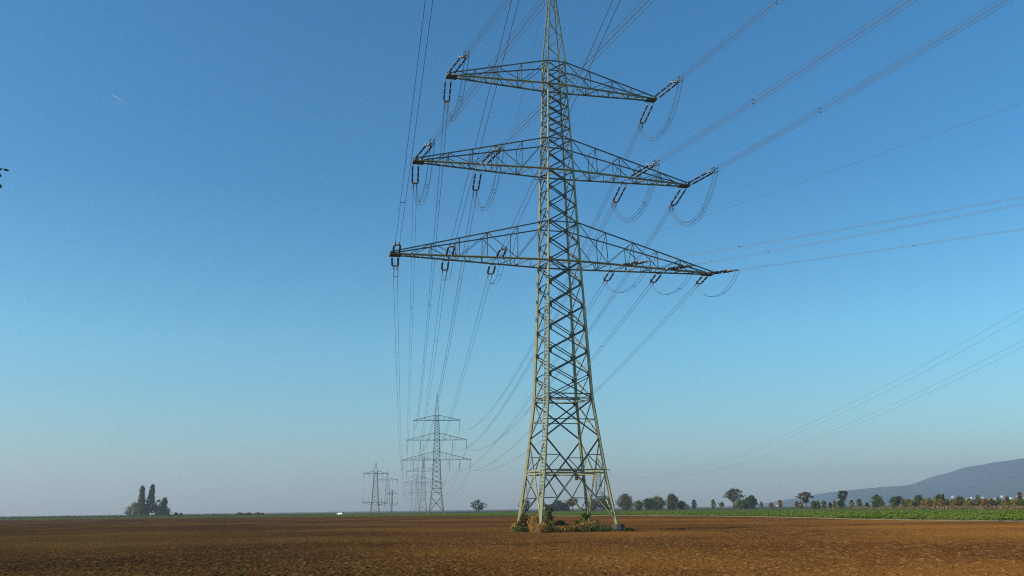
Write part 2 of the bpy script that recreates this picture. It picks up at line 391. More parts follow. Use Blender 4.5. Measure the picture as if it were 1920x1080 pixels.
ANCH = [  # crossarm word, place word, offset along the arm, arm level, circuit A/B/C, slope of the near span
    ("top", "outer end on the ladder side", -12.1, 47.65, 'A', -.044), ("top", "outer end away from the ladder", 12.1, 47.65, 'A', -.0114),
    ("middle", "outer end on the ladder side", -15.6, 37.34, 'A', -.0173), ("middle", "inner place on the ladder side", -8.6, 37.34, 'A', -.0229),
    ("middle", "inner place away from the ladder", 8.4, 37.34, 'A', -.0393), ("middle", "outer end away from the ladder", 15.6, 37.34, 'A', -.0274),
    ("bottom", "outer end on the ladder side", -17.6, 27.0, 'B', .0532), ("bottom", "midway place on the ladder side", -12.2, 27.0, 'B', .0683), ("bottom", "innermost place on the ladder side", -7.0, 27.0, 'B', .0483),
    ("bottom", "innermost place away from the ladder", 6.6, 27.0, 'C', -.079), ("bottom", "midway place away from the ladder", 12.1, 27.0, 'C', -.057), ("bottom", "outer end away from the ladder", 17.6, 27.0, 'C', -.083)]
CIRC = {'A': (22.318, 4.326e-4), 'B': (9.65, 3.78e-4), 'C': (45.0, 4.0e-4)}
DTH = {-12.1: .17, -15.6: -.1, -12.2: -.32, -17.6: .21, -7.0: .11}
WR4, WR2 = .017, .021
protoQ, xeQ = tension_string(True); protoT, xeT = tension_string(False); used = set()
for (arm, place, a, zb, circ, slope) in ANCH:
    quad = circ == 'A'; proto, xe = (protoQ, xeQ) if quad else (protoT, xeT)
    offs = Q4 if quad else Q2
    L = {47.65: 12.12, 37.34: 15.67, 27.0: 17.9}[zb]; wb = half(zb)
    t = min(1, max(0, (abs(a) - wb) / (L - wb))); dep = wb + (.36 - wb) * t
    th, cur = CIRC[circ]; th = R(th + DTH.get(a, 0))
    ends = {}
    for side in ("near", "far"):
        P0 = tw(a, -dep if side == "near" else dep, zb - .08)
        if side == "near":
            h = Vector((math.sin(th), -math.cos(th), 0))
            fn = lambda s, P=P0, h=h, k=slope, c=cur: P + h * s + Vector((0, 0, k * s + c * s * s))
            smax = 330 if quad else (300 if circ == 'B' else 230)
            sp = [22 + 36 * k for k in range(8)] if quad else [12 + 45 * k + (a % 3) * 4 for k in range(5)]
            sp = [x for x in sp if x < smax - 5]
        else:
            E = Vector((*tw(a, 0, 0, (T2.x, T2.y), YAW2)[:2], zb - STR)); V = E - P0; Lh = math.hypot(V.x, V.y); h = Vector((V.x, V.y, 0)) / Lh
            sag = 11.5 if arm == "top" else (10.0 if arm == "middle" else 8.3)
            fn = lambda s, P=P0, h=h, V=V, Lh=Lh, sag=sag: P + h * s + Vector((0, 0, V.z * s / Lh - 4 * sag * (s / Lh) * (1 - s / Lh)))
            smax = Lh; sp = [30 + 46 * k + (abs(a) % 4) * 5 for k in range(8)]
        d = (fn(xe) - fn(0)).normalized()
        o = proto if proto.name not in used else copy_tree(proto); used.add(proto.name)
        aim(o, P0, d); ends[side] = P0 + d * xe
        dirw = "facing the viewer" if side == "near" else "facing the distance"
        tag(o, f"{'long' if quad else 'short'} twin insulator at {arm} arm's {place}, {dirw}", "insulator", "twin insulators bolted to the big pylon")
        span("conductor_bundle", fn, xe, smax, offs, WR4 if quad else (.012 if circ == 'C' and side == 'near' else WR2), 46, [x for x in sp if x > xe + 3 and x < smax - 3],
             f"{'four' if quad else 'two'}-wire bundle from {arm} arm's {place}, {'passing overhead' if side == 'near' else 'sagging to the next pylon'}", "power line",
             "conductor bundles strung from the big pylon", near=side == "near", wire=WIRE_LIT if side == "near" and circ == "C" else None)
    # jumper loop joining the two string ends under the arm
    p, q = ends["near"], ends["far"]; dr = 3.7 if quad else 2.0
    jf = lambda t, p=p, q=q, dr=dr: p.lerp(q, t) + Vector((0, 0, -dr * (1 - abs(2 * t - 1) ** 2.3)))
    span("jumper_cable", jf, 0, 1, offs, .019, 26, [.3, .72] if quad else [.35, .8], f"hanging {'four' if quad else 'two'}-wire jumper loop under {arm} arm's {place}", "jumper cable", "jumper loops under the big pylon's arms")
# earth wires
top = tw(0, 0, 62.0); E = Vector((T2.x, T2.y, 62.0))
def ew(s, P=top, V=E - top): return P + V * s - Vector((0, 0, 4 * 8.0 * s * (1 - s)))
span("earth_wire", ew, 0, 1, [(0, 0)], .013, 46, [], "thin single wire from the big pylon's tip to the tip of the next pylon", "earth wire")
P0 = tw(1.8, -1.8, 27.3); h = Vector((math.sin(R(45)), -math.cos(R(45)), 0))
span("earth_wire", lambda s: P0 + h * s + Vector((0, 0, .055 * s + 2.5e-4 * s * s)), 0, 230, [(0, 0)], .010, 40, [], "thin single wire leaving the big pylon's body above the bottom arm, rising aside alone", "earth wire", near=True)

# ------------------------------------------------------------------ the pylons of the same line, farther off
def suspension_tower():
    root = thing("suspension_tower", "", "pylon")
    for i in range(4): leg_mesh(i, [0, 4.97, 12.42, 27, 37.34, 47.65, 50.46], lambda z: .24 if z < 27 else .19, .06).build("leg", STEEL_FAR, root)
    for i in range(4): face_lattice(i, False).build("lattice", [STEEL_FAR, STEEL_FAR], root)
    horizontal_frame(12.42, .16, .1).build("waist_frame", STEEL_FAR, root); horizontal_frame(4.97, .16, .1).build("belt_frame", STEEL_FAR, root)
    spike_mesh().build("spire", STEEL_FAR, root)
    for (zb, zt, L) in ARMS: arm_parts(zb, zt, L, root, STEEL_FAR, STEEL_FAR)
    return root
st = suspension_tower()
FAR = [(Vector((-40.8, 475, -.3)), "nearest hazy three-armed pylon of the row behind the big one, framed against open sky"),
       (Vector((-84.9, 845, -1.3)), "second hazy three-armed pylon of the receding row, half hidden by the first"),
       (Vector((-135.2, 1265, -2.6)), "third and fainter three-armed pylon of the receding row"),
       (Vector((-224.0, 1985, -3.9)), "faintest three-armed pylon, last of the receding row")]
WORD = ["first", "second", "third", "last"]
hs = MB(); n_ = 40
hs.tube([Vector((0, 0, -.7 - 3.6 * k / n_)) for k in range(n_ + 1)], [.15 if k % 2 else .1 for k in range(n_ + 1)], 6); hs.tube([Vector((0, 0, 0)), Vector((0, 0, -.7))], .05, 5); hs.tube([Vector((0, 0, -4.3)), Vector((0, 0, -4.9))], .06, 5)
hang = None
for k, (p, lab) in enumerate(FAR):
    o = st if k == 0 else copy_tree(st); o.location = p; o.rotation_euler = (0, 0, YAW2); o["label"] = lab; o["group"] = "three-armed pylons receding into the haze"
    for (arm, place, a, zb, circ, slope) in ANCH:
        q = tw(a, 0, zb + p.z - .1, (p.x, p.y), YAW2)
        if hang is None: hang = hs.build("hanging_insulator", PORC); h_ = hang
        else: h_ = hang.copy(); COL.objects.link(h_)
        h_.location = q
        pl2 = place.replace("on the ladder side", "facing the poplars").replace("away from the ladder", "facing the hill")
        tag(h_, f"hanging insulator under {arm} arm's {pl2}, {WORD[k]} hazy pylon", "insulator", "insulators hanging from the hazy pylons")
for (arm, place, a, zb, circ, slope) in ANCH:
    A_ = tw(a, 0, zb - STR - .3, FAR[0][0][:2], YAW2); B_ = tw(a, 0, zb - STR - 1.3, FAR[1][0][:2], YAW2)
    fn = lambda s, P=A_, V=B_ - A_: P + V * s - Vector((0, 0, 4 * 10 * s * (1 - s)))
    pl2 = place.replace("on the ladder side", "facing the poplars").replace("away from the ladder", "facing the hill")
    span("conductor_bundle", fn, 0, 1, [(-.2, 0), (.2, 0)], .03, 24, [], f"faint wire pair between first and second hazy pylons, {arm} arm's {pl2}", "power line", "wires between the hazy pylons")

# ------------------------------------------------------------------ the second, lower line: two-armed pylons
LVP = [(0, 3.1), (7.6, 2.3), (27.9, 1.25), (29.6, 1.15), (36, .1)]
def two_arm_tower():
    root = thing("two_arm_tower", "", "pylon"); c4 = lambda i, z: corner(i, z, LVP)
    for i in range(4):
        m = MB()
        for (z0, _), (z1, _) in zip(LVP, LVP[1:]): m.bar(c4(i, z0), c4(i, z1), .26 if z1 < 36 else .16, .24 if z1 < 36 else .15, (1, 0, 0))
        m.build("leg", STEEL_FAR, root)
    for i in range(4):
        m = MB(); z = 0
        while z < 29:
            z1 = min(29.6, z + 1.25 * half(z, LVP)); m.bar(c4(i, z), c4(i + 1, z1), .14, .1, NRM[i]); m.bar(c4(i + 1, z), c4(i, z1), .14, .1, NRM[i]); z = z1 + .001
        m.bar(c4(i, 32), c4(i + 1, 33.5), .1, .08); m.build("lattice", STEEL_FAR, root)
    for zb, zo in ((27.9, 1.9), (7.6, -1.9)):
        m = MB(); L = 9.0 if zb > 20 else 9.4
        for sb in (-1, 1):
            wb = half(zb, LVP); m.bar((-L, sb * .2, zb), (L, sb * .2, zb), .3, .2, (0, 0, 1))
            for sa in (-1, 1): m.bar((sa * L, sb * .2, zb), (sa * half(zb + zo, LVP), sb * half(zb + zo, LVP), zb + zo), .2, .16, (0, 0, 1)); 
        for sa in (-1, 1):
            for t in (.3, .6): x = sa * L * t; m.bar((x, 0, zb), (x, 0, zb + zo * (1 - t) * .95), .1, .1)
        m.build("crossarm", STEEL_FAR, root)
    m = None
    for a in (-8.6, -4.6, 4.6, 8.6):
        m = MB(); m.tube([Vector((a, 0, 27.8)), Vector((a, 0, 25.2))], .14, 6); m.build("hanging_rod", PORC, root)
        m = MB(); m.tube([Vector((a, 0, 25.2)), Vector((a, 0, 9.6))], .035, 4); m.build("down_lead", WIRE, root)
        m = MB(); m.tube([Vector((a, 0, 10.4)), Vector((a, 0, 7.7))], .13, 6); m.build("standing_rod", PORC, root)
    return root
P_ = two_arm_tower(); GP = "two-armed pylons of the lower line"
P_.location = (-100.9, 660, -.6); P_.rotation_euler = (0, 0, R(3)); P_["label"] = "squat two-armed pylon in the haze between the white car and the pylon row"; P_["group"] = GP
dup(P_, "fainter two-armed pylon just behind the squat one", (-110.4, 790, -1.1), R(8), GP)
BT = Vector((59.87, 650, -.6)); AZ = .122
dup(P_, "small dim two-armed pylon seen between the big pylon's legs", BT, AZ, GP)
o = dup(P_, "taller two-armed pylon beside the field, carrying the far sloping wires", (BT.x + 540 * math.sin(AZ), BT.y - 540 * math.cos(AZ), -.6), AZ, GP); o.scale = (1, 1, 2.12)
dl = Vector((math.sin(AZ), -math.cos(AZ), 0)); nl = Vector((math.cos(AZ), math.sin(AZ), 0))
for k, (a, wd) in enumerate(((-8.5, "highest"), (-5, "second highest"), (5, "third highest"), (8.5, "lowest"))):
    A_ = BT + nl * a; A_.z = 25.2
    fn = lambda s, P=A_: P + dl * s + Vector((0, 0, 16.2 * s / 468 - 4 * 15.5 * (s / 468) * (1 - s / 468)))
    span("conductor_bundle", fn, 0, 540, [(-.1, 0), (.1, 0)], .012, 50, [], f"{wd} of the four far wires sagging low above the row of small trees", "power line", "far sloping wires of the lower line")
# a slim pole pylon behind them
root = thing("pole_pylon", "slim faint pole with one short crossarm, beside the two-armed pylons in the haze", "pylon", (-134.5, 1000, -2.0))
m = MB(); m.bar((0, 0, 0), (0, 0, 25), 1.1, 1.1); m.build("pole", STEEL_FAR, root)
m = MB(); m.bar((-6, 0, 21), (6, 0, 21), .5, .5); m.bar((-6, 0, 21), (0, 0, 23.5), .3, .3); m.bar((6, 0, 21), (0, 0, 23.5), .3, .3); m.build("crossarm", STEEL_FAR, root)

# ------------------------------------------------------------------ ground
def vnoise(x, y, seed):
    xi, yi = np.floor(x).astype(np.int64), np.floor(y).astype(np.int64); fx, fy = x - xi, y - yi
    fx = fx * fx * (3 - 2 * fx); fy = fy * fy * (3 - 2 * fy)
    def h(a, b):
        n = (a * 374761393 + b * 668265263 + seed * 974711) & 0x7fffffff; n = ((n ^ (n >> 13)) * 1274126177) & 0x7fffffff; n = (n ^ (n >> 16)); return (n % 65536) / 65535.0
    return (h(xi, yi) * (1 - fx) + h(xi + 1, yi) * fx) * (1 - fy) + (h(xi, yi + 1) * (1 - fx) + h(xi + 1, yi + 1) * fx) * fy
# boundary between bare soil and green crop, as distance by bearing
BND = [(-1.10, 560), (-.60, 520), (-.512, 484), (-.357, 452), (-.186, 341), (-.062, 288), (.02, 254), (.10, 240), (.246, 187), (.353, 144), (.42, 130), (.498, 121), (.60, 108), (.8, 95), (1.1, 90)]
bx, by = np.array(BND).T
def edge(th): return np.interp(th, bx, by)
def pol(th, r, z): return np.stack([r * np.sin(th), r * np.cos(th), z], -1)
def grid_faces(nr, nc):
    i = np.arange(nr - 1)[:, None] * nc + np.arange(nc - 1)[None, :]
    return np.stack([i, i + 1, i + nc + 1, i + nc], -1).reshape(-1, 4)
th = np.concatenate([np.linspace(-1.1, -.56, 90)[:-1], np.linspace(-.56, .56, 1350), np.linspace(.56, 1.1, 90)[1:]])
t = np.linspace(0, 1, 1050)
r0 = 16.0; TH, TT = np.meshgrid(th, t); RR = r0 * (edge(TH) / r0) ** TT
X, Y = RR * np.sin(TH), RR * np.cos(TH)
fade = np.clip((55 / RR) ** 1.5, .12, 1)
c1, c2, c3, c4 = vnoise(X / .16, Y / .16, 1), vnoise(X / .34, Y / .34, 2), vnoise(X / 1.3, Y / 1.3, 3), vnoise(X / 9, Y / 9, 4)
c0 = vnoise(X / .10, Y / .13, 6)
c5 = vnoise(X / .085, Y / .42, 19); Z = GZ + (.06 * c0 + .055 * c1 + .02 * c2 + .06 * c3 - .10) * fade
straw = (vnoise(X / .06, Y / .13, 8) > .915).astype(float)
Z += straw * .03
fur = np.exp(-((Y + .12 * X - 60) / .35) ** 2) * (X < -14) + np.exp(-((Y - .1 * X - 47) / .3) ** 2) * (X > 12)   # old wheel ruts
Z -= .10 * fur
SOIL = bpy.data.materials.new("ploughed_soil"); SOIL.use_nodes = True
tn = SOIL.node_tree; pb = tn.nodes["Principled BSDF"]; pb.inputs["Roughness"].default_value = 1; pb.inputs["Specular IOR Level"].default_value = 0; pb.inputs["Diffuse Roughness"].default_value = 1
tc = tn.nodes.new("ShaderNodeTexCoord")
def nz(sc, dt=4):
    n = tn.nodes.new("ShaderNodeTexNoise"); n.inputs["Scale"].default_value = sc; n.inputs["Detail"].default_value = dt; tn.links.new(tc.outputs["Object"], n.inputs["Vector"]); return n
def mr(s, a, b):
    n = tn.nodes.new("ShaderNodeMapRange"); n.inputs["From Min"].default_value = a; n.inputs["From Max"].default_value = b; tn.links.new(s, n.inputs["Value"]); return n.outputs[0]
def mx(f, a, b):
    n = tn.nodes.new("ShaderNodeMix"); n.data_type = 'RGBA'; tn.links.new(f, n.inputs[0])
    for s_, v_ in ((n.inputs[6], a), (n.inputs[7], b)):
        if isinstance(v_, tuple): s_.default_value = (*v_, 1)
        else: tn.links.new(v_, s_)
    return n.outputs[2]
cA = mx(mr(nz(.9, 6).outputs["Fac"], .35, .7), (.076, .030, .011), (.140, .056, .016))
cB = mx(mr(nz(.035, 3).outputs["Fac"], .42, .66), cA, (.215, .090, .021))
att = tn.nodes.new("ShaderNodeAttribute"); att.attribute_name = "tone"
cC = mx(att.outputs["Fac"], cB, (.36, .20, .055)); tn.links.new(cC, pb.inputs["Base Color"])
fld = np_mesh("ploughed_field", np.stack([X, Y, Z], -1).reshape(-1, 3), grid_faces(*X.shape), SOIL, attr=(np.clip(straw * rng.uniform(.3, 1, straw.shape) + 1.7 * (c5 - .60) * (.4 + c3) + .2 * (c4 - .5), 0, 1) * np.clip(80 / RR, .25, 1)).ravel())
tag(fld, kind="structure")
# base sheet out to the horizon
rs = np.array([0, 6, 12, 60, 200, 500, 900, 1500, 2500, 4000, 6000.]); ths = np.linspace(0, 2 * math.pi, 97)
TH2, R2 = np.meshgrid(ths, rs); zb2 = np.interp(R2, [0, 8, 12, 500, 900, 2000, 6000], [GZ - .02, GZ - .03, -.9, -1.0, -1.4, -4.2, -6])
gr = np_mesh("ground", pol(TH2, R2, zb2).reshape(-1, 3), grid_faces(*R2.shape),
    noisy("far_fields", (.07, .085, .03), (.12, .085, .04), .012, 1, 0, 3)); tag(gr, kind="structure")
# green crop sheet behind the soil, and the pale track along its edge
th = np.linspace(-1.1, 1.1, 300); tt = np.linspace(0, 1, 24); TH3, T3 = np.meshgrid(th, tt)
R3 = edge(TH3) + np.where(TH3 > .02, 5.6, .1) + (np.maximum(edge(TH3) + 260, 640) - edge(TH3)) * T3 ** 1.6
cz = GZ + .02 + .04 * vnoise(R3 * np.sin(TH3) / 8, R3 * np.cos(TH3) / 8, 5) - .9 * np.clip((R3 - 380) / 320, 0, 1) ** 1.5
cropm = noisy("green_crop_ground", (.08, .13, .012), (.15, .18, .03), .25, 1, 0, 6)
cf = np_mesh("crop_field", pol(TH3, R3, cz).reshape(-1, 3), grid_faces(*R3.shape), cropm); tag(cf, kind="structure")
th = np.linspace(.02, 1.1, 200); TH4, W4 = np.meshgrid(th, [-.8, -.25, 4.4, 6.4]); Z4 = np.interp(W4, [-.8, -.25, 4.4, 6.4], [GZ - .3, GZ + .1, GZ + .1, GZ + .02]); R4 = edge(TH4) + W4
tk = np_mesh("farm_track", pol(TH4, R4, Z4).reshape(-1, 3), grid_faces(*R4.shape), noisy("pale_track", (.26, .21, .125), (.17, .15, .065), .35, 1, 0)); tag(tk, kind="structure")

def blades(C, size, up, spread, n_each, tones, aspect=1.0, flat=.35):
    """leaf-sized quads round the centres C; returns vertices, quads, tone"""
    N = len(C) * n_each; c = np.repeat(C, n_each, 0) + rng.normal(0, 1, (N, 3)) * spread
    sz = np.repeat(size, n_each) * rng.uniform(.6, 1.3, N)
    a = rng.normal(0, 1, (N, 3)); a[:, 2] = a[:, 2] * flat + up; a /= np.linalg.norm(a, axis=1, keepdims=True)
    b = np.cross(a, rng.normal(0, 1, (N, 3))); b /= np.linalg.norm(b, axis=1, keepdims=True)
    u, v = a * (sz * aspect)[:, None] * .5, b * sz[:, None] * .5
    V = np.stack([c - u - v * .6, c - u * .2 + v, c + u + v * .3, c + u * .1 - v], 1).reshape(-1, 3)
    return V, np.arange(N * 4).reshape(-1, 4), np.repeat(np.clip(np.repeat(tones, n_each) + rng.normal(0, .18, N), 0, 1), 4)
def crop_stuff():
    N = 46000
    tha = rng.uniform(-.60, .62, N * 3); wgt = 1 / edge(tha); tha = tha[rng.uniform(0, wgt.max(), N * 3) < wgt][:N]
    d = rng.exponential(16, len(tha)) + rng.uniform(0, 1, len(tha)) ** 2 * 120
    d[rng.uniform(size=len(tha)) < .35] *= .12
    r = edge(tha) + np.where(tha > .02, 6.5, 1.0) + d
    big = .7 + .6 * vnoise(r * np.sin(tha) / 6, r * np.cos(tha) / 6, 21)
    C = pol(tha, r, GZ + rng.uniform(.03, .34, len(tha)) * big); tone = vnoise(r * np.sin(tha) / 14, r * np.cos(tha) / 14, 9) * .7 + rng.uniform(0, .3, len(tha))
    return blades(C, np.full(len(tha), .20) * big, .6, np.array([.15, .15, .06]), 3, tone)
V, Fq, tn_ = crop_stuff()
o = np_mesh("crop_plants", V, Fq, toned("beet_leaf", (.09, .155, .012), (.19, .255, .03), c3=(.21, .23, .05), scale3=.06, trans=.25), attr=tn_); tag(o, "leafy green field crop growing beyond the ploughed soil", "crop", kind="stuff")
# tall dry grass along the foot of the small trees
N = 2600; px = rng.beta(1.6, 1, N) * 400 + 1560; px += 14 * np.sin(px / 9); Yd = np.interp(px, [1560, 1960], [385, 262]) + rng.normal(0, 9, N)
C = np.array([[*onground(x, y)[:2], GZ + .5] for x, y in zip(px, Yd)]); C[:, 2] += rng.uniform(-.4, .3, N)
V, Fq, tn_ = blades(C, np.full(N, .26), 2.0, np.array([.4, .4, .12]), 3, rng.uniform(0, 1, N), 3.0)
o = np_mesh("dry_grass", V, Fq, toned("dry_grass_blade", (.16, .10, .05), (.30, .20, .11), trans=.2), attr=tn_); tag(o, "tall bleached grass along the foot of the small autumn trees", "grass", kind="stuff")
# rough grass on the left horizon
N = 3000; px = rng.uniform(-20, 640, N); Yd = 500 + rng.uniform(-40, 120, N) + (640 - px) * .1
C = np.array([[*onground(x, y)[:2], GZ + .1] for x, y in zip(px, Yd)]); C[:, 2] += rng.uniform(0, 1, N) ** 3 * np.where(px < 430, 1.0, .15)
V, Fq, tn_ = blades(C, np.full(N, .4), .6, np.array([.9, .9, .1]), 4, rng.uniform(0, 1, N), 1.6)
o = np_mesh("field_grass", V, Fq, toned("field_grass_blade", (.05, .075, .025), (.12, .12, .045), trans=.2), attr=tn_); tag(o, "rough green grass fringing the far edge of the soil", "grass", kind="stuff")

# ------------------------------------------------------------------ weeds and grass round the pylon's feet
def mass(name, spots, c1, c2, sz, aspect, label, up):
    C = []
    for (a, b, n, hgt, sx, sy) in spots:
        p = tw(a, b, GZ); C.append(np.stack([p.x + rng.normal(0, sx, n), p.y + rng.normal(0, sy, n), GZ + .05 + rng.uniform(0, 1, n) ** 1.3 * hgt], -1))
    C = np.concatenate(C); V, Fq, tn_ = blades(C, np.full(len(C), sz), up, np.array([.06, .06, .04]), 2, rng.uniform(0, 1, len(C)), aspect)
    return tag(np_mesh(name, V, Fq, toned(name + "_blade", c1, c2, trans=.25), attr=tn_), label, "grass", kind="stuff")
mass("golden_grass", [(-4.2, 3.2, 350, .65, .22, .4), (-3.9, -2.0, 1000, 1.35, .2, .4), (-3.9, -4.2, 400, .7, .2, .2), (-2.2, -4.2, 260, .45, .6, .2), (.2, -3.4, 300, .5, .5, .3), (4.3, 3.4, 420, .9, .25, .3), (1.9, -1.6, 420, .8, .5, .5)],
     (.34, .19, .04), (.58, .37, .11), .05, 9.0, "clumps of golden dry grass round the feet of the big pylon", 2.2)
mass("green_weeds", [(-4.6, .4, 500, .4, .5, .6), (-1.6, -3.8, 400, .4, .6, .4), (1.6, -3.2, 900, .38, 1.0, .5), (3.4, -3.8, 600, .22, .8, .3), (5.0, -4.4, 160, .18, .35, .2), (3.0, 1.0, 900, .5, .8, .9)],
     (.065, .085, .02), (.19, .20, .05), .065, 3.2, "low green weeds under the big pylon", .9)

# ------------------------------------------------------------------ trees
LEAFM = {}
def leafmat(key, c1, c2):
    if key not in LEAFM: LEAFM[key] = toned(key, c1, c2, trans=.22)
    return LEAFM[key]
PAL = {"dark": ((.025, .05, .012), (.08, .125, .025)), "green": ((.05, .095, .012), (.15, .21, .035)), "olive": ((.09, .115, .018), (.27, .27, .05)),
       "brown": ((.07, .058, .02), (.20, .15, .045)), "yellow": ((.16, .14, .015), (.40, .32, .06)), "orange": ((.19, .095, .015), (.44, .25, .06)), "red": ((.13, .06, .022), (.27, .145, .055)), "blue": ((.018, .042, .022), (.05, .09, .04))}
def tree(label, px, Y, top_px, width_px, shape, pal, base_px=None, group=None, cat="tree", lean=0.0, gz=GZ, name=None):
    """top and width as measured in the photo at distance Y -> real height and spread in metres"""
    base = onground(px, Y, gz); H = at(px, top_px, Y).z - gz; W = width_px / F_PX * Y * {'slim': 1.05, 'conifer': 1.1, 'poplar': .92, 'round': 1.18, 'shrub': 1.12, 'cone': 1.12, 'spread': 1.12}.get(shape, 1.2)
    name = name or {"poplar": "poplar_tree", "conifer": "conifer_tree", "shrub": "shrub"}.get(shape, "broadleaf_tree")
    root = thing(name, label, cat, base, rng.uniform(0, 6), group)
    m = MB(); ht = {"spread": .5, "round": .45, "slim": .5, "poplar": .75, "conifer": .9, "shrub": .4, "cone": .8, "sparse": .55}[shape] * H
    rt = max(.05, .022 * H + .01 * W)
    if shape == "shrub": rt *= .6
    lx = lean * H
    m.tube([Vector((lx * k * k / 16, .02 * H * math.sin(k), ht * k / 4 - .1)) for k in range(5)], [rt * (1.25 - .2 * k) for k in range(5)], 6)
    m.build("trunk", BARK, root)
    zlo = {"spread": .42, "round": .1, "slim": .16, "poplar": .06, "conifer": .03, "shrub": .0, "cone": .06, "sparse": .22}[shape] * H
    if shape in ("spread", "sparse", "round"):
        nb = 9 if shape != "round" else 6
        lm = MB()
        for k in range(nb):
            a = k * 2.4 + rng.uniform(-.4, .4); rr = W * .5 * rng.uniform(.55, .95); z0 = ht * rng.uniform(.55, .98); z1 = zlo + (H - zlo) * rng.uniform(.35, .95)
            e = Vector((rr * math.cos(a) + lx, rr * math.sin(a), z1)); p0 = Vector((lx * (z0 / H) ** 2, 0, z0)); md_ = p0.lerp(e, .5) + Vector((0, 0, .06 * H))
            lm.tube([p0, md_, e], [rt * .5, rt * .32, rt * .12], 4)
        lm.build("limb", BARK, root)
    ncl = {"spread": 44, "round": 80, "slim": 44, "poplar": 150, "conifer": 90, "shrub": 60, "cone": 56, "sparse": 34}[shape]
    if Y > 420: ncl = int(ncl * 1.2)
    if W * H > 60: ncl = int(ncl * 1.6)
    cl = []; tcl = []; ph1, ph2 = rng.uniform(0, 6.28, 2)
    while len(cl) < ncl:
        u = rng.uniform(0, 1); 
        if shape == "conifer" or shape == "cone": prof = (1 - u) ** .8 * (1 if shape == "conifer" else min(1, .55 + u * 3)) 
        elif shape == "poplar": prof = min(1, .55 + 1.6 * u) * (1 - u ** 2.6) ** .6 * .95
        elif shape == "slim": prof = math.sin(math.pi * min(1, (u * .85 + .12))) ** .8
        elif shape == "spread": prof = (.35 + 1.3 * u) if u < .5 else math.sqrt(max(0, 1 - ((u - .5) / .5) ** 2))
        elif shape == "shrub": prof = math.sqrt(max(0, 1 - u * u))
        else: prof = math.sqrt(max(0, 1 - (2 * u - .95) ** 2)) if u < .98 else .1
        a = rng.uniform(0, 2 * math.pi); rr = W * .5 * prof * math.sqrt(rng.uniform(.05, 1)) * (1 + (.28 * math.sin(2 * a + ph1 + 3 * u) + .22 * math.sin(3 * a + ph2 - 5 * u) if shape in ('round', 'spread', 'sparse', 'shrub') else .12 * math.sin(2 * a + 7 * u + ph1)))
        z = zlo + (H - zlo) * u * .97
        cl.append((rr * math.cos(a) + lx * (z / H) ** 2, rr * math.sin(a), z)); tcl.append(rng.uniform(0, 1) * .65 + .2 * u)
    cl = np.array(cl); tcl = np.array(tcl)
    sp = .085 * min(W, H) * (.75 if shape in ("spread", "sparse") else 1.0)
    ls = max(.16, min(.55, .055 * min(W, H) + .0004 * Y))
    V, Fq, tv = blades(cl, np.full(len(cl), ls), .1, np.array([sp, sp, sp * (.55 if shape == "spread" else .9)]), 26 if shape != "sparse" else 16, tcl)
    V[:, 2] = np.maximum(V[:, 2], .05)
    cr = np_mesh("crown", V, Fq, leafmat("foliage_" + pal, *PAL[pal]), attr=tv); cr.parent = root
    return root
def Yt(px): return float(np.interp(px, [1100, 1376, 1500, 1700, 1920], [580, 540, 450, 370, 290]))
ROW = "trees and bushes in the far row"
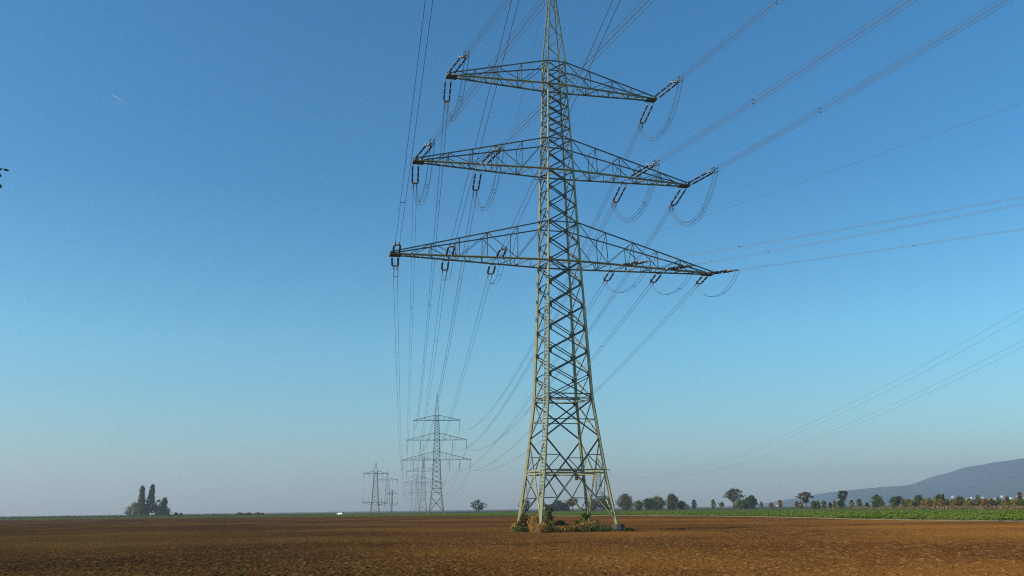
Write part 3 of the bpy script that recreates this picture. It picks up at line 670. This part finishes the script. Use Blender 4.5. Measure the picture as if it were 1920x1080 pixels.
RT = [ # px, top, width, shape, palette, words
 (1173, 926, 27, "round", "brown", "brownish green bushy tree just beside the big pylon's outer leg"), (1198, 937, 15, "round", "green", "small rounded green tree next to the brownish bushy one"),
 (1216, 934, 22, "round", "dark", "wide dark green tree touching the yellow-topped one"), (1232, 929, 25, "round", "olive", "yellow-green topped tree beside the wide dark one"),
 (1261, 926, 22, "round", "brown", "dense dark brown rounded tree, tall among its neighbours"), (1278, 938, 14, "round", "dark", "little dark tree at the foot of the dense brown one"),
 (1289, 944, 9, "sparse", "olive", "thin low tree with sparse olive leaves"), (1302, 935, 10, "slim", "dark", "slender greyish green young tree standing by itself"),
 (1338, 934, 9, "slim", "olive", "slim oval young tree with gap on both sides"), (1354, 938, 9, "sparse", "red", "pale reddish bare-looking young tree before the big spreading one"),
 (1376, 915, 40, "spread", "brown", "biggest spreading tree of the row with thin brown crown"), (1388, 936, 20, "round", "olive", "olive undergrowth tree below the biggest spreading crown"), (1402, 932, 17, "round", "green", "green tree pressed against the biggest spreading one"),
 (1411, 927, 14, "round", "dark", "dark oval tree on a short clear trunk"), (1428, 938, 6, "sparse", "red", "thin reddish sapling after the dark oval tree"),
 (1447, 940, 8, "sparse", "red", "bare reddish sapling near the long white building"), (1463, 934, 8, "slim", "orange", "slim orange sapling above the long white building"),
 (1494, 938, 8, "sparse", "red", "sparse reddish sapling beside the umbrella-shaped tree"), (1502, 938, 8, "shrub", "yellow", "yellow-green bush at the umbrella-shaped tree's foot"),
 (1512, 921, 24, "spread", "brown", "umbrella-shaped tree with brown crown and clear trunk"), (1527, 938, 12, "round", "green", "low green tree beside the white house"), (1535, 937, 8, "cone", "green", "pointed green tree right of a low green one"),
 (1545, 936, 10, "slim", "olive", "upright olive young tree before two small dark ones"), (1557, 940, 6, "slim", "blue", "tiny bluish tree in a gap of the row"), (1565, 935, 9, "cone", "yellow", "brown and yellow pointed young tree"),
 (1578, 937, 12, "round", "blue", "dark bluish bush under the tall flat crown"), (1582, 917, 20, "spread", "dark", "tall tree with a flat floating crown on thin stem"),
 (1598, 936, 10, "cone", "yellow", "yellow pointed tree after the flat-crowned one"), (1612, 933, 10, "slim", "green", "greyish green egg-shaped young tree"), (1626, 941, 8, "shrub", "dark", "low dark bush between egg-shaped tree and large green one"),
 (1646, 926, 18, "round", "green", "large leafy green tree with a slanting side"), (1654, 937, 10, "cone", "olive", "small olive tree leaning against the large leafy one"), (1678, 930, 14, "round", "green", "rounded green tree next to a small-crowned trunk"),
 (1687, 927, 14, "spread", "dark", "dark small-crowned tree on a bare trunk"), (1704, 934, 16, "round", "orange", "orange and brown round bush before a green tree"), (1725, 927, 18, "round", "green", "full green tree between two orange bushes"),
 (1743, 932, 15, "round", "yellow", "yellowish round tree opening the dense autumn thicket"), (1763, 926, 18, "round", "brown", "brown-green tall tree within the dense thicket"), (1771, 924, 7, "conifer", "dark", "narrow dark conifer poking above the thicket"),
 (1777, 933, 13, "cone", "yellow", "yellow pointed tree below the narrow dark conifer"), (1790, 936, 12, "cone", "orange", "small orange tree after the yellow pointed one"), (1802, 928, 17, "round", "green", "green-brown tree rising past the small orange one"),
 (1819, 934, 15, "round", "brown", "low brown tree in front of pale houses"), (1836, 927, 16, "cone", "olive", "broad olive pointed tree below the hill"), (1853, 933, 12, "cone", "orange", "orange pointed tree below the hill"),
 (1864, 938, 10, "shrub", "olive", "low olive bush between two pointed trees"), (1873, 931, 15, "cone", "orange", "wide rusty pointed tree"), (1891, 928, 12, "conifer", "red", "slim dark red pointed tree"), (1903, 937, 10, "shrub", "brown", "brown bush beside the tallest red pointed tree"), (1915, 921, 15, "conifer", "red", "tallest red pointed tree at the row's end")]
for (px, tp, wp, shp, pal, lab) in RT: tree(lab, px, Yt(px) + rng.uniform(-12, 12), tp + 2.5, wp * .92, shp, pal, group=ROW)
for k in range(26):
    px = 1694 + k * 9.2 + rng.uniform(-3, 3)
    tree("low autumn-coloured bush filling the thicket between the pointed trees", px, Yt(px) + rng.uniform(-20, -4), 938.5 - .008 * (px - 1694) + rng.uniform(-2, 2), rng.uniform(8, 13), "shrub", ["olive", "orange", "brown", "green", "yellow"][int(rng.integers(5))], group="low bushes of the autumn thicket", cat="bush")
BH = "trees seen past the big pylon's legs"
tree("lone low spreading tree in the open between the pylons", 897, 560, 939, 25, "sparse", "blue")
for (px, tp, wp, shp, pal, lab) in [(984, 937, 22, "sparse", "blue", "dark thin tree seen behind the pylon's far leg"), (1047, 940, 22, "round", "blue", "bluish low tree seen between the ladder leg and back leg"), (1034, 946, 12, "shrub", "blue", "low bluish bush seen beside the ladder leg"),
    (1073, 935, 21, "spread", "brown", "thin brown flat-topped tree seen between ladder leg and back leg"), (1062, 945, 14, "shrub", "dark", "low dark bush below the thin flat-topped tree"), (1113, 938, 18, "round", "brown", "brownish tree seen just past the pylon's back leg"), (1134, 934, 22, "round", "dark", "dark tree seen inside the pylon's outer leg")]:
    tree(lab, px, 600, tp, wp, shp, pal, group=BH)
LG = "trees in the small grove"
LZ = -.9
for (px, tp, wp, shp, pal, lab, ln) in [(265, 911, 15, "poplar", "olive", "tall leaning poplar, outer one of the grove's pair", .045), (281, 908, 15, "poplar", "olive", "tallest poplar of the grove, nearer to the dark conifer", .03),
    (252, 944, 26, "shrub", "olive", "olive bush at the poplar's outer foot", 0), (272, 947, 20, "shrub", "olive", "dark undergrowth between the poplars' feet", 0), (289, 948, 13, "shrub", "dark", "dark round bush by the small white hut", 0),
    (297, 937, 15, "sparse", "green", "thin dark tree between poplars and conifer", 0), (308, 936, 20, "conifer", "dark", "dark dense conifer at the grove's end", 0), (300, 950, 16, "shrub", "dark", "dark bush before the thin tree", 0)]:
    tree(lab, px, 640 + rng.uniform(-10, 10), tp, wp, shp, pal, group=LG, lean=ln, gz=LZ, cat="bush" if shp == "shrub" else "tree")
for (px, tp, wp, pal, lab) in [(331, 961.5, 9, "dark", "low dark bush just past the grove"), (340, 962.5, 9, "dark", "second low dark bush past the grove"), (450, 961.5, 18, "brown", "low brown bush, nearer the grove of a lone pair"), (466, 961.5, 16, "brown", "low brown bush in the middle of a lone group"), (485, 961, 22, "brown", "low brown bush, nearer the white car of a lone group")]:
    tree(lab, px, 560, tp, wp, "shrub", pal, group="low bushes on the bare horizon", cat="bush", gz=-.9)
# bushes among the pylon's feet
for (a, b, hgt, wd, pal, lab) in [(-4.0, 1.0, 1.5, 1.7, "brown", "brown-green bush at the pylon's far leg"), (-2.6, -2.6, 2.4, .9, "olive", "tall thin green bush beside the ladder leg"), (1.4, -.6, .9, 1.8, "green", "wide low green bush in the middle under the pylon"), (3.0, 2.6, 1.5, 1.2, "green", "leafy green bush climbing the pylon's back leg"), (-1.4, -2.2, .9, 1.6, "brown", "low brown bush under the pylon")]:
    p = tw(a, b, GZ); Yd = p.y; px = 960 + p.x / p.y * F_PX; root = thing("shrub", lab, "bush", p, 0, "bushes under the big pylon")
    m = MB()
    for k in range(5): m.tube([Vector((0, 0, -.05)), Vector((wd * .3 * math.cos(k * 1.3), wd * .3 * math.sin(k * 1.3), hgt * .8))], [.03, .012], 4)
    m.build("stem", BARK, root)
    n = 46; u = rng.uniform(0, 1, n); an = rng.uniform(0, 6.28, n); rr = wd * .5 * np.sqrt(rng.uniform(0, 1, n)) * np.sqrt(1 - u ** 2 * .9)
    V, Fq, tv = blades(np.stack([rr * np.cos(an), rr * np.sin(an), u * hgt], -1), np.full(n, .15), .4, np.array([.12, .12, .1]), 22, rng.uniform(.1, .8, n), 1.5)
    V[:, 2] = np.maximum(V[:, 2], .02); cr = np_mesh("foliage", V, Fq, leafmat("foliage_" + pal, *PAL[pal]), attr=tv); cr.parent = root
# a tree close by, mostly out of the picture: only its leaf tips reach into the frame
root = thing("garden_tree", "dark overhanging tree whose leaf tips reach in over the field's edge", "tree", (-8.6, 9.0, GZ - .02))
m = MB(); m.tube([Vector((0, 0, 0)), Vector((.1, 0, 2)), Vector((0, .1, 4.2)), Vector((-.1, 0, 6.5))], [.16, .13, .09, .03], 8); m.build("trunk", BARK, root)
tip1 = at(6, 322, 9.0) - Vector((-8.6, 9.0, GZ - .02)); tip2 = at(-4, 345, 9.0) - Vector((-8.6, 9.0, GZ - .02))
m = MB()
for e in (tip1 + Vector((-.15, 0, .0)), tip2 + Vector((-.1, 0, .02))): m.tube([Vector((0, .05, 3.6)), Vector((1.2, .05, e.z + .25)), e], [.05, .025, .006], 5)
for k in range(10):
    a = 1.2 + k * .5; z0 = 3 + k * .35; m.tube([Vector((0, 0, z0)), Vector((1.1 * math.cos(a), 1.1 * math.sin(a), z0 + .9)), Vector((1.9 * math.cos(a), 1.9 * math.sin(a), z0 + 1.2))], [.05, .03, .008], 5)
m.build("limb", BARK, root)
n = 70; an = rng.uniform(1.2, 5.2, n); rr = 2.0 * np.sqrt(rng.uniform(.05, 1, n)); zc_ = rng.uniform(3.2, 7.4, n)
V, Fq, tv = blades(np.stack([rr * np.cos(an) - .2, rr * np.sin(an), zc_], -1), np.full(n, .09), .1, np.array([.2, .2, .18]), 26, rng.uniform(0, 1, n), 1.7)
cr = np_mesh("crown", V, Fq, leafmat("foliage_dark", *PAL["dark"]), attr=tv); cr.parent = root
lf = MB()
def leaf(p, d, ln, wd):
    p, d = Vector(p), Vector(d).normalized(); s_ = d.cross(Vector((0, 1, .25))).normalized(); n_ = d.cross(s_)
    pts = [p, p + d * ln * .3 + s_ * wd, p + d * ln * .7 + s_ * wd * .7, p + d * ln, p + d * ln * .7 - s_ * wd * .7, p + d * ln * .3 - s_ * wd]
    lf.add([q + n_ * .002 for q in pts] + [q - n_ * .002 for q in pts], [(0, 1, 2, 3, 4, 5), (11, 10, 9, 8, 7, 6)] + [(i, i + 6, (i + 1) % 6 + 6, (i + 1) % 6) for i in range(6)])
org = Vector((-8.6, 9.0, GZ - .02)); q = lambda x, y: at(x, y, 9.0) - org
leaf(q(6, 317), q(18, 320.5) - q(6, 317), .075, .013); leaf(q(-9, 322), q(4, 316) - q(-9, 322), .085, .016)
leaf(q(-9, 320), q(4, 333) - q(-9, 320), .11, .022); leaf(q(-10, 345), q(6, 350) - q(-10, 345), .095, .02); leaf(q(-7, 341), q(3, 354) - q(-7, 341), .10, .02); leaf(q(-14, 328), q(-2, 330) - q(-14, 328), .10, .02)
lf.tube([q(-30, 318), q(-9, 318.5), q(7, 317)], [.006, .004, .002], 4); lf.tube([q(-30, 345), q(-9, 344)], [.005, .002], 4)
lf.build("leaf_spray", leafmat("foliage_dark", *PAL["dark"]), root)

# ------------------------------------------------------------------ car, hut, houses
p = onground(639, 455, -.62); car = thing("parked_car", "small white hatchback standing on the green field strip", "car", p, R(143))
WP, GL, TY_ = mat("white_paint", (.80, .80, .78), .3, .5), mat("car_glass", (.02, .025, .035), .1, .6), mat("tyre_rubber", (.02, .02, .02), .9)
prof = [(-1.95, .35), (-1.98, .75), (-1.85, 1.0), (-1.55, 1.42), (-.2, 1.5), (.45, 1.38), (1.05, .98), (1.85, .82), (2.0, .6), (1.98, .35)]
m = MB(); ny = [-.82, .82]
vs = [(x, y * (1.0 if z_ < 1.05 else .82), z_) for y in ny for (x, z_) in prof]; k = len(prof)
m.add(vs, [tuple(range(k))[::-1], tuple(range(k, 2 * k))] + [(i, (i + 1) % k, (i + 1) % k + k, i + k) for i in range(k)]); m.build("body", WP, car)
for s_ in (-1, 1):
    m = MB(); yy = s_ * .775; m.add([(-1.5, yy, 1.05), (-1.4, s_ * .72, 1.38), (.35, s_ * .72, 1.34), (.85, yy, 1.03), (-1.5, yy + s_ * .03, 1.05), (-1.4, s_ * .75, 1.38), (.35, s_ * .75, 1.34), (.85, yy + s_ * .03, 1.03)], [(0, 1, 2, 3), (7, 6, 5, 4), (0, 4, 5, 1), (1, 5, 6, 2), (2, 6, 7, 3), (3, 7, 4, 0)]); m.build("side_window", GL, car)
m = MB(); m.bar((1.03, 0, 1.03), (.5, 0, 1.37), 1.25, .05, (0, 1, 0)); m.build("windscreen", GL, car)
m = MB(); m.bar((-1.87, 0, 1.05), (-1.6, 0, 1.38), 1.2, .05, (0, 1, 0)); m.build("rear_window", GL, car)
for x in (-1.25, 1.3):
    for y in (-.78, .78): m = MB(); m.tube([Vector((x, y - .1, .32)), Vector((x, y + .1, .32))], .32, 12); m.build("wheel", TY_, car)
for y in (-.6, .6): m = MB(); m.box((1.97, y, .68), (.06, .3, .14)); m.build("headlight", FIT, car)
WALLM, ROOFM = mat("white_render", (.72, .70, .66), .9), noisy("clay_roof", (.30, .17, .12), (.22, .13, .10), 1.5)
ROOFL = mat("pale_roof", (.66, .64, .60), .8)
def house(name, label, p, d, rz, rise, roofm, group=None, cat="house"):
    root = thing(name, label, cat, p, rz, group); x, y, z_ = d; m = MB(); m.box((0, 0, z_ / 2), d); m.build("wall", WALLM, root)
    m = MB(); o_ = .3; X_, Y_ = x / 2 + o_, y / 2 + o_
    m.add([(-X_, -Y_, z_), (X_, -Y_, z_), (X_, Y_, z_), (-X_, Y_, z_), (-X_, 0, z_ + rise), (X_, 0, z_ + rise)], [(0, 1, 5, 4), (2, 3, 4, 5), (0, 4, 3), (1, 2, 5), (3, 2, 1, 0)]); m.build("roof", roofm, root)
    for k in (-1, 0, 1): m = MB(); m.box((k * x * .28, -y / 2 - .02, z_ * .55), (x * .1, .08, z_ * .3)); m.build("window", GL, root)
    return root
house("garden_hut", "tiny white-roofed hut half hidden among the grove's bushes", onground(286.5, 618, -.8), (2.6, 2.4, 1.6), .5, .8, ROOFL, cat="hut")
house("greenhouse", "long low white building on the horizon below the orange sapling", at(1459, 949, 1500), (7, 5, 1.5), -.3, .4, ROOFL, cat="building")
house("white_house", "small white building behind the low green tree", at(1528, 950, 1400), (6, 5, 2.2), .4, .8, ROOFL, "", )["group"] = "small white buildings between the row's trees"
house("white_house", "small white building at the dense brown tree's foot", at(1257, 952, 1200), (6, 4, 1.4), -.5, .5, ROOFL)["group"] = "small white buildings between the row's trees"
HZ = [(1788, 931, 5), (1815, 934, 4), (1824, 933, 6), (1843, 932, 4), (1858, 936, 6), (1868, 933, 4), (1880, 930, 5), (1884, 937, 4), (1897, 933, 6), (1902, 938, 5), (1908, 929, 4), (1918, 934, 6), (1806, 937, 4)]
HILL_Y = 4300.0
for k, (px, py, s_) in enumerate(HZ):
    Y_ = 3000 + (940 - py) * 8; s_ *= 1.15; q_ = at(px, py + 3, Y_)
    hs_ = house("village_house", "pale house of the hazy village at the hill's foot", q_, (s_ * 1.7, s_ * 1.3, s_ * .95), rng.uniform(-.6, .6), s_ * .4, ROOFM if k % 3 else ROOFL, "village houses at the hill's foot")

# ------------------------------------------------------------------ hill
RID = [(1440, 945), (1500, 936), (1530, 926), (1603, 917), (1644, 915), (1698, 909), (1739, 900), (1779, 884), (1823, 875), (1861, 868), (1901, 861.5), (1960, 856), (2060, 850), (2200, 852), (2400, 870), (2700, 900), (3000, 925)]
rx = np.array([at(a, b, HILL_Y).x for a, b in RID]); rz_ = np.array([at(a, b, HILL_Y).z for a, b in RID])
xs = np.linspace(rx[0] - 100, rx[-1] + 300, 520); ys = np.linspace(-1, 1, 44)
XX, YY = np.meshgrid(xs, ys); hz = np.interp(XX, rx, rz_, left=-6, right=-6)
prof = np.where(YY < 0, (1 + YY) ** 1.6 * (1 + .9 * -YY), (1 - YY) ** 1.2)
ZZ = -8 + (hz + 8) * prof + (vnoise(XX / 90, YY * 12, 31) - .5) * 12 * prof * np.clip(hz / 60, 0, 1) + (vnoise(XX / 16, YY * 80, 32) - .5) * 5 * np.clip(hz / 30, 0, 1) * prof
hill = np_mesh("hill", np.stack([XX, HILL_Y + YY * 1300, ZZ], -1).reshape(-1, 3), grid_faces(*XX.shape), noisy("haze_tinted_forest", (.035, .08, .085), (.06, .105, .10), .03, 1, 0)); tag(hill, kind="structure")  # forest colour shifted to blue: haze of distance painted in

# ------------------------------------------------------------------ contrail, far above
TRM = bpy.data.materials.new("contrail_vapour"); TRM.use_nodes = True; t_ = TRM.node_tree; t_.nodes.clear()
out = t_.nodes.new("ShaderNodeOutputMaterial"); df = t_.nodes.new("ShaderNodeBsdfDiffuse"); df.inputs[0].default_value = (.9, .9, .9, 1); tp = t_.nodes.new("ShaderNodeBsdfTransparent"); ms = t_.nodes.new("ShaderNodeMixShader")
tc = t_.nodes.new("ShaderNodeTexCoord"); sx = t_.nodes.new("ShaderNodeSeparateXYZ"); mp = t_.nodes.new("ShaderNodeMapRange"); mp.inputs["To Min"].default_value = .42; mp.inputs["To Max"].default_value = .0
t_.links.new(tc.outputs["Generated"], sx.inputs[0]); t_.links.new(sx.outputs[0], mp.inputs["Value"]); t_.links.new(mp.outputs[0], ms.inputs[0]); t_.links.new(tp.outputs[0], ms.inputs[1]); t_.links.new(df.outputs[0], ms.inputs[2]); t_.links.new(ms.outputs[0], out.inputs[0])
m = MB(); a_, b_ = at(208, 176, 20000), at(243, 197, 20000); m.tube([a_.lerp(b_, k / 12) for k in range(13)], [5 + 12 * (k / 12) ** .6 for k in range(13)], 8)
tag(m.build("contrail", TRM), "short white vapour trail alone in the blue sky", "contrail")

# ------------------------------------------------------------------ haze
HZM = bpy.data.materials.new("haze_air"); HZM.use_nodes = True; t_ = HZM.node_tree; t_.nodes.clear()
out = t_.nodes.new("ShaderNodeOutputMaterial"); pv = t_.nodes.new("ShaderNodeVolumePrincipled")
pv.inputs["Color"].default_value = (.71, .78, .92, 1); pv.inputs["Density"].default_value = 0.00021; pv.inputs["Anisotropy"].default_value = .2
t_.links.new(pv.outputs[0], out.inputs["Volume"])
m = MB(); top_z = float(max(ZZ.max() + 4, 70)); bot = float(ZZ.min() - 1); m.box((0, 0, (top_z + bot) / 2), (12600, 12600, top_z - bot)); hz_ = m.build("haze", HZM); tag(hz_, kind="stuff")
hz_.visible_shadow = True
